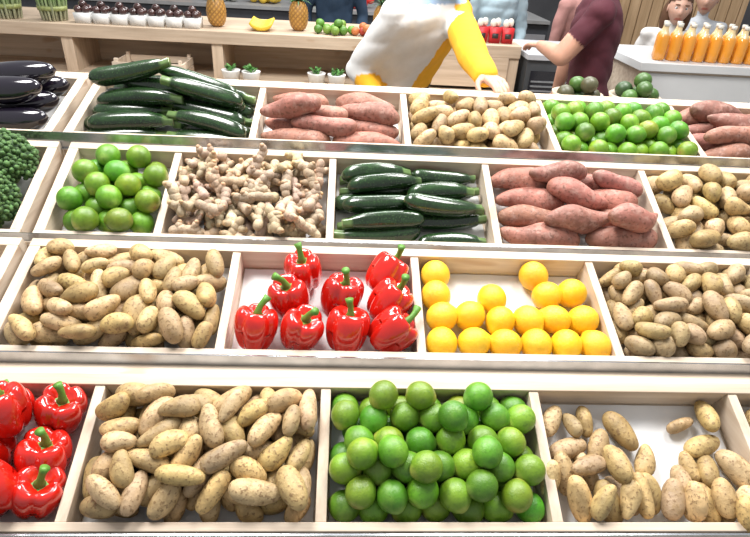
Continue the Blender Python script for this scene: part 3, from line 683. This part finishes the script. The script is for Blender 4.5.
def person(name,x,y,face,H=1.72,lean=(0,0),arms=None,top=(.5,.1,.1),legs=(.03,.03,.04),skin=(.62,.36,.25),hair=(.05,.03,.02),sleeve='long',colorfn=None,headlook=None,long=False,zoff=0,drop=0,bulk=1.):
    fa=math.radians(face); f=np.array([math.cos(fa),math.sin(fa),0]); s=np.array([f[1],-f[0],0])
    B=np.array([x,y,zoff]); ln=np.array([lean[0],lean[1],0.])
    def P(side,fw,z):
        k=max(0,(z-.53)/.40); return B+s*side*H+f*fw*H+np.array([0,0,z*H])+ln*k-np.array([0,0,drop*k])
    a=Acc(); segs=[]
    sec=[(.46,.075,.058),(.50,.098,.068),(.54,.100,.068),(.60,.088,.060),(.65,.088,.060),(.71,.098,.068),(.76,.104,.070),(.80,.100,.062),(.825,.075,.050),(.845,.045,.040)]
    loft(a,[(P(0,0,z),w*H*bulk,d*H*bulk) for z,w,d in sec],s,f)
    segs.append((P(0,0,.54),P(0,0,.80),.09*H,'torso')); segs.append((P(-.07,0,.80),P(.07,0,.80),.05*H,'torso'))
    cap(a,P(0,0,.82),P(0,.012,.885),.036*H,.032*H); segs.append((P(0,.0,.857),P(0,.012,.90),.034*H,'neck'))
    for sg in(1,-1):
        h,kn,an=P(.055*sg,0,.50),P(.06*sg,.012,.285),P(.06*sg,-.005,.05)
        cap(a,h,kn,.058*H,.036*H); cap(a,kn,an,.034*H,.025*H); segs+= [(h,kn,.055*H,'leg'),(kn,an,.03*H,'leg')]
        ft=P(.068*sg,.09,.02); cap(a,P(.06*sg,-.02,.025),ft,.026*H,.020*H); segs.append((P(.06*sg,-.02,.02),ft,.02*H,'foot'))
        sh=P(.108*sg,0,.800)
        key='R' if sg>0 else 'L'
        if arms and key in arms: el,wr=[np.array(q,float) for q in arms[key]]
        else: el=P(.135*sg,-.01,.63); wr=P(.13*sg,.06,.49)
        cap(a,P(.05*sg,0,.80),sh,.040*H,.038*H*bulk); cap(a,sh,el,.036*H*bulk,.028*H*bulk); cap(a,el,wr,.028*H*bulk,(.023 if sleeve=='long' else .0165)*H)
        segs+= [(sh,el,.032*H,'upR' if sg>0 else 'upL'),(el,wr,.024*H,'foreR' if sg>0 else 'foreL')]
    V,F=remesh(a,.010,5)
    ds=[];ts_=[]
    for p0,p1,r,l in segs:
        d,t=segd(V,p0,p1); ds.append(d-r); ts_.append(t)
    idx=np.argmin(np.array(ds),0); lab=np.array([segs[i][3] for i in idx]); tt=np.array(ts_)[idx,np.arange(len(V))]
    isup=(lab=='upR')|(lab=='upL'); isfo=(lab=='foreR')|(lab=='foreL')
    C=np.tile(np.array(top,float),(len(V),1)); sk=(lab=='neck')
    if sleeve=='short': sk|=isfo|(isup&(tt>.62))
    C[lab=='leg']=legs; C[lab=='foot']=(.03,.03,.03)
    low=(lab=='torso')&(V[:,2]<P(0,0,.555)[2]); C[low]=legs
    if colorfn: C=colorfn(V,lab,tt,C,s,f,P)
    C[sk]=skin
    cl=((lab=='torso')|isup|isfo)&~sk
    rs=np.random.RandomState(len(name)+int(x*100)%97); K=rs.normal(size=(5,3))*np.array([20,20,34]); ph=rs.uniform(0,6,5)
    w_=np.abs(np.sin(V@K.T*.5+ph)).sum(1)-3.2
    ctr=P(0,0,.68); rad=V-ctr; rad[:,2]=0; rad/=np.linalg.norm(rad,axis=1)[:,None]+1e-6
    V=V+rad*(w_*cl*.006)[:,None]
    par=empty(name,(x,y,zoff)); b=Acc(); fm=[1 if sum(bool(sk[i]) for i in q)>=2 else 0 for q in F]
    b.add(V,F,C); b.M=fm; b.obj('body',[m_cloth,m_skin],parent=par)
    for sg in(1,-1):
        key='R' if sg>0 else 'L'
        el,wr=[(np.array(q[0]),np.array(q[1])) for q in segs if q[3]=='fore'+key][0]
        d=nz(wr-el)
        if arms and key+'h' in arms: dd,nn=arms[key+'h']
        else: dd=d; nn=s*sg if abs(d[2])>.6 else (0,0,1)
        hand(par,wr,dd,nn,-1 if sg>0 else 1,skin,name='hand_'+('right' if sg>0 else 'left'))
    hf=f if headlook is None else nz(headlook)
    head(par,P(0,.025,.945),hf,(ln[0]*.8,ln[1]*.8,1),skin,hair,long=long)
    return par
YEL=np.array((.80,.40,.012)); WHI=np.array((.68,.68,.67)); BLK=np.array((.02,.02,.022))
def ycol(V,lab,tt,C,s,f,P):
    C=C.copy(); tor=(lab=='torso')
    q=(V-P(0,0,.66))@s; up=(V[:,2]-P(0,0,.54)[2])/(.3*1.75); uc=np.clip(up,0,1)
    C[:]=YEL
    w=(tor|(lab=='upR'))&(q>.085-.11*uc); C[w]=WHI
    C[(lab=='foreR')]=YEL
    C[tor&(q>.160)&(up<.3)]=YEL
    C[tor&(q<-.0)&(up<.20+.5*np.clip(-q,0,.2))]=BLK
    C[lab=='leg']=BLK; C[lab=='foot']=BLK
    C[tor&(V[:,2]<P(0,0,.55)[2])]=BLK
    C[(tor|(lab=='neck'))&(V[:,2]>P(0,0,.828)[2])]=(.25,.35,.5)
    return C
person('market_vendor',.19,2.66,-45,1.74,lean=(.20,-.20),drop=.03,bulk=1.16,
  arms={'R':((.05,2.50,1.14),(.15,2.36,1.0)),'L':((.45,2.12,1.285),(.455,1.90,1.262)),'Lh':((.30,-1,-.05),(0,0,1))},
  top=YEL,colorfn=ycol,skin=(.50,.28,.19),hair=(.04,.025,.015))
person('customer_man',1.29,3.05,160,1.72,lean=(-.04,0),sleeve='short',bulk=1.05,
  arms={'R':((1.24,3.28,1.13),(1.22,3.30,.90)),'L':((1.06,2.90,1.17),(1.02,3.13,1.18)),'Lh':((-.3,.9,-.1),(0,0,1))},
  top=(.075,.012,.022),legs=(.04,.05,.08),skin=(.55,.30,.21))
person('customer_man',-.12,4.95,-90,1.68,top=(.02,.045,.085),legs=(.03,.03,.05))
person('customer_woman',1.22,5.0,-90,1.62,top=(.42,.55,.62),legs=(.1,.12,.2),long=True,hair=(.10,.05,.02))
person('customer_woman',2.40,4.50,-110,1.37,lean=(0,-.10),top=(.70,.69,.67),legs=(.1,.1,.15),long=True,hair=(.10,.045,.02),skin=(.60,.36,.27))
person('customer_man',2.80,4.75,-120,1.42,top=(.50,.53,.57),legs=(.05,.05,.06),hair=(.02,.015,.01),skin=(.55,.32,.23))
person('customer_woman',1.80,4.75,-60,1.55,top=(.40,.20,.18),legs=(.1,.1,.1),long=True,hair=(.06,.03,.02))

# ------------------------------------------------------------------ light
w=bpy.data.worlds.new('world'); scn.world=w; w.use_nodes=True
bg=w.node_tree.nodes['Background']; bg.inputs[0].default_value=(.97,.98,1,1); bg.inputs[1].default_value=.53
def area(name,loc,size,sy,en,tgt,col=(1,1,1)):
    l=bpy.data.lights.new(name,'AREA'); l.shape='RECTANGLE'; l.size=size; l.size_y=sy; l.energy=en; l.color=col
    o=bpy.data.objects.new(name,l); scn.collection.objects.link(o); o.location=loc
    o.rotation_euler=(Vector(tgt)-Vector(loc)).to_track_quat('-Z','Y').to_euler(); return o
area('ceiling_light',(-.9,1.6,3.4),1.3,.7,122,(0,1.2,1),(1,.98,.955))
area('ceiling_light',(1.1,1.9,3.4),1.3,.7,116,(.2,1.2,1),(1,.98,.955))
area('ceiling_light',(0.5,4.6,3.6),3.,.6,145,(.5,4.2,1))
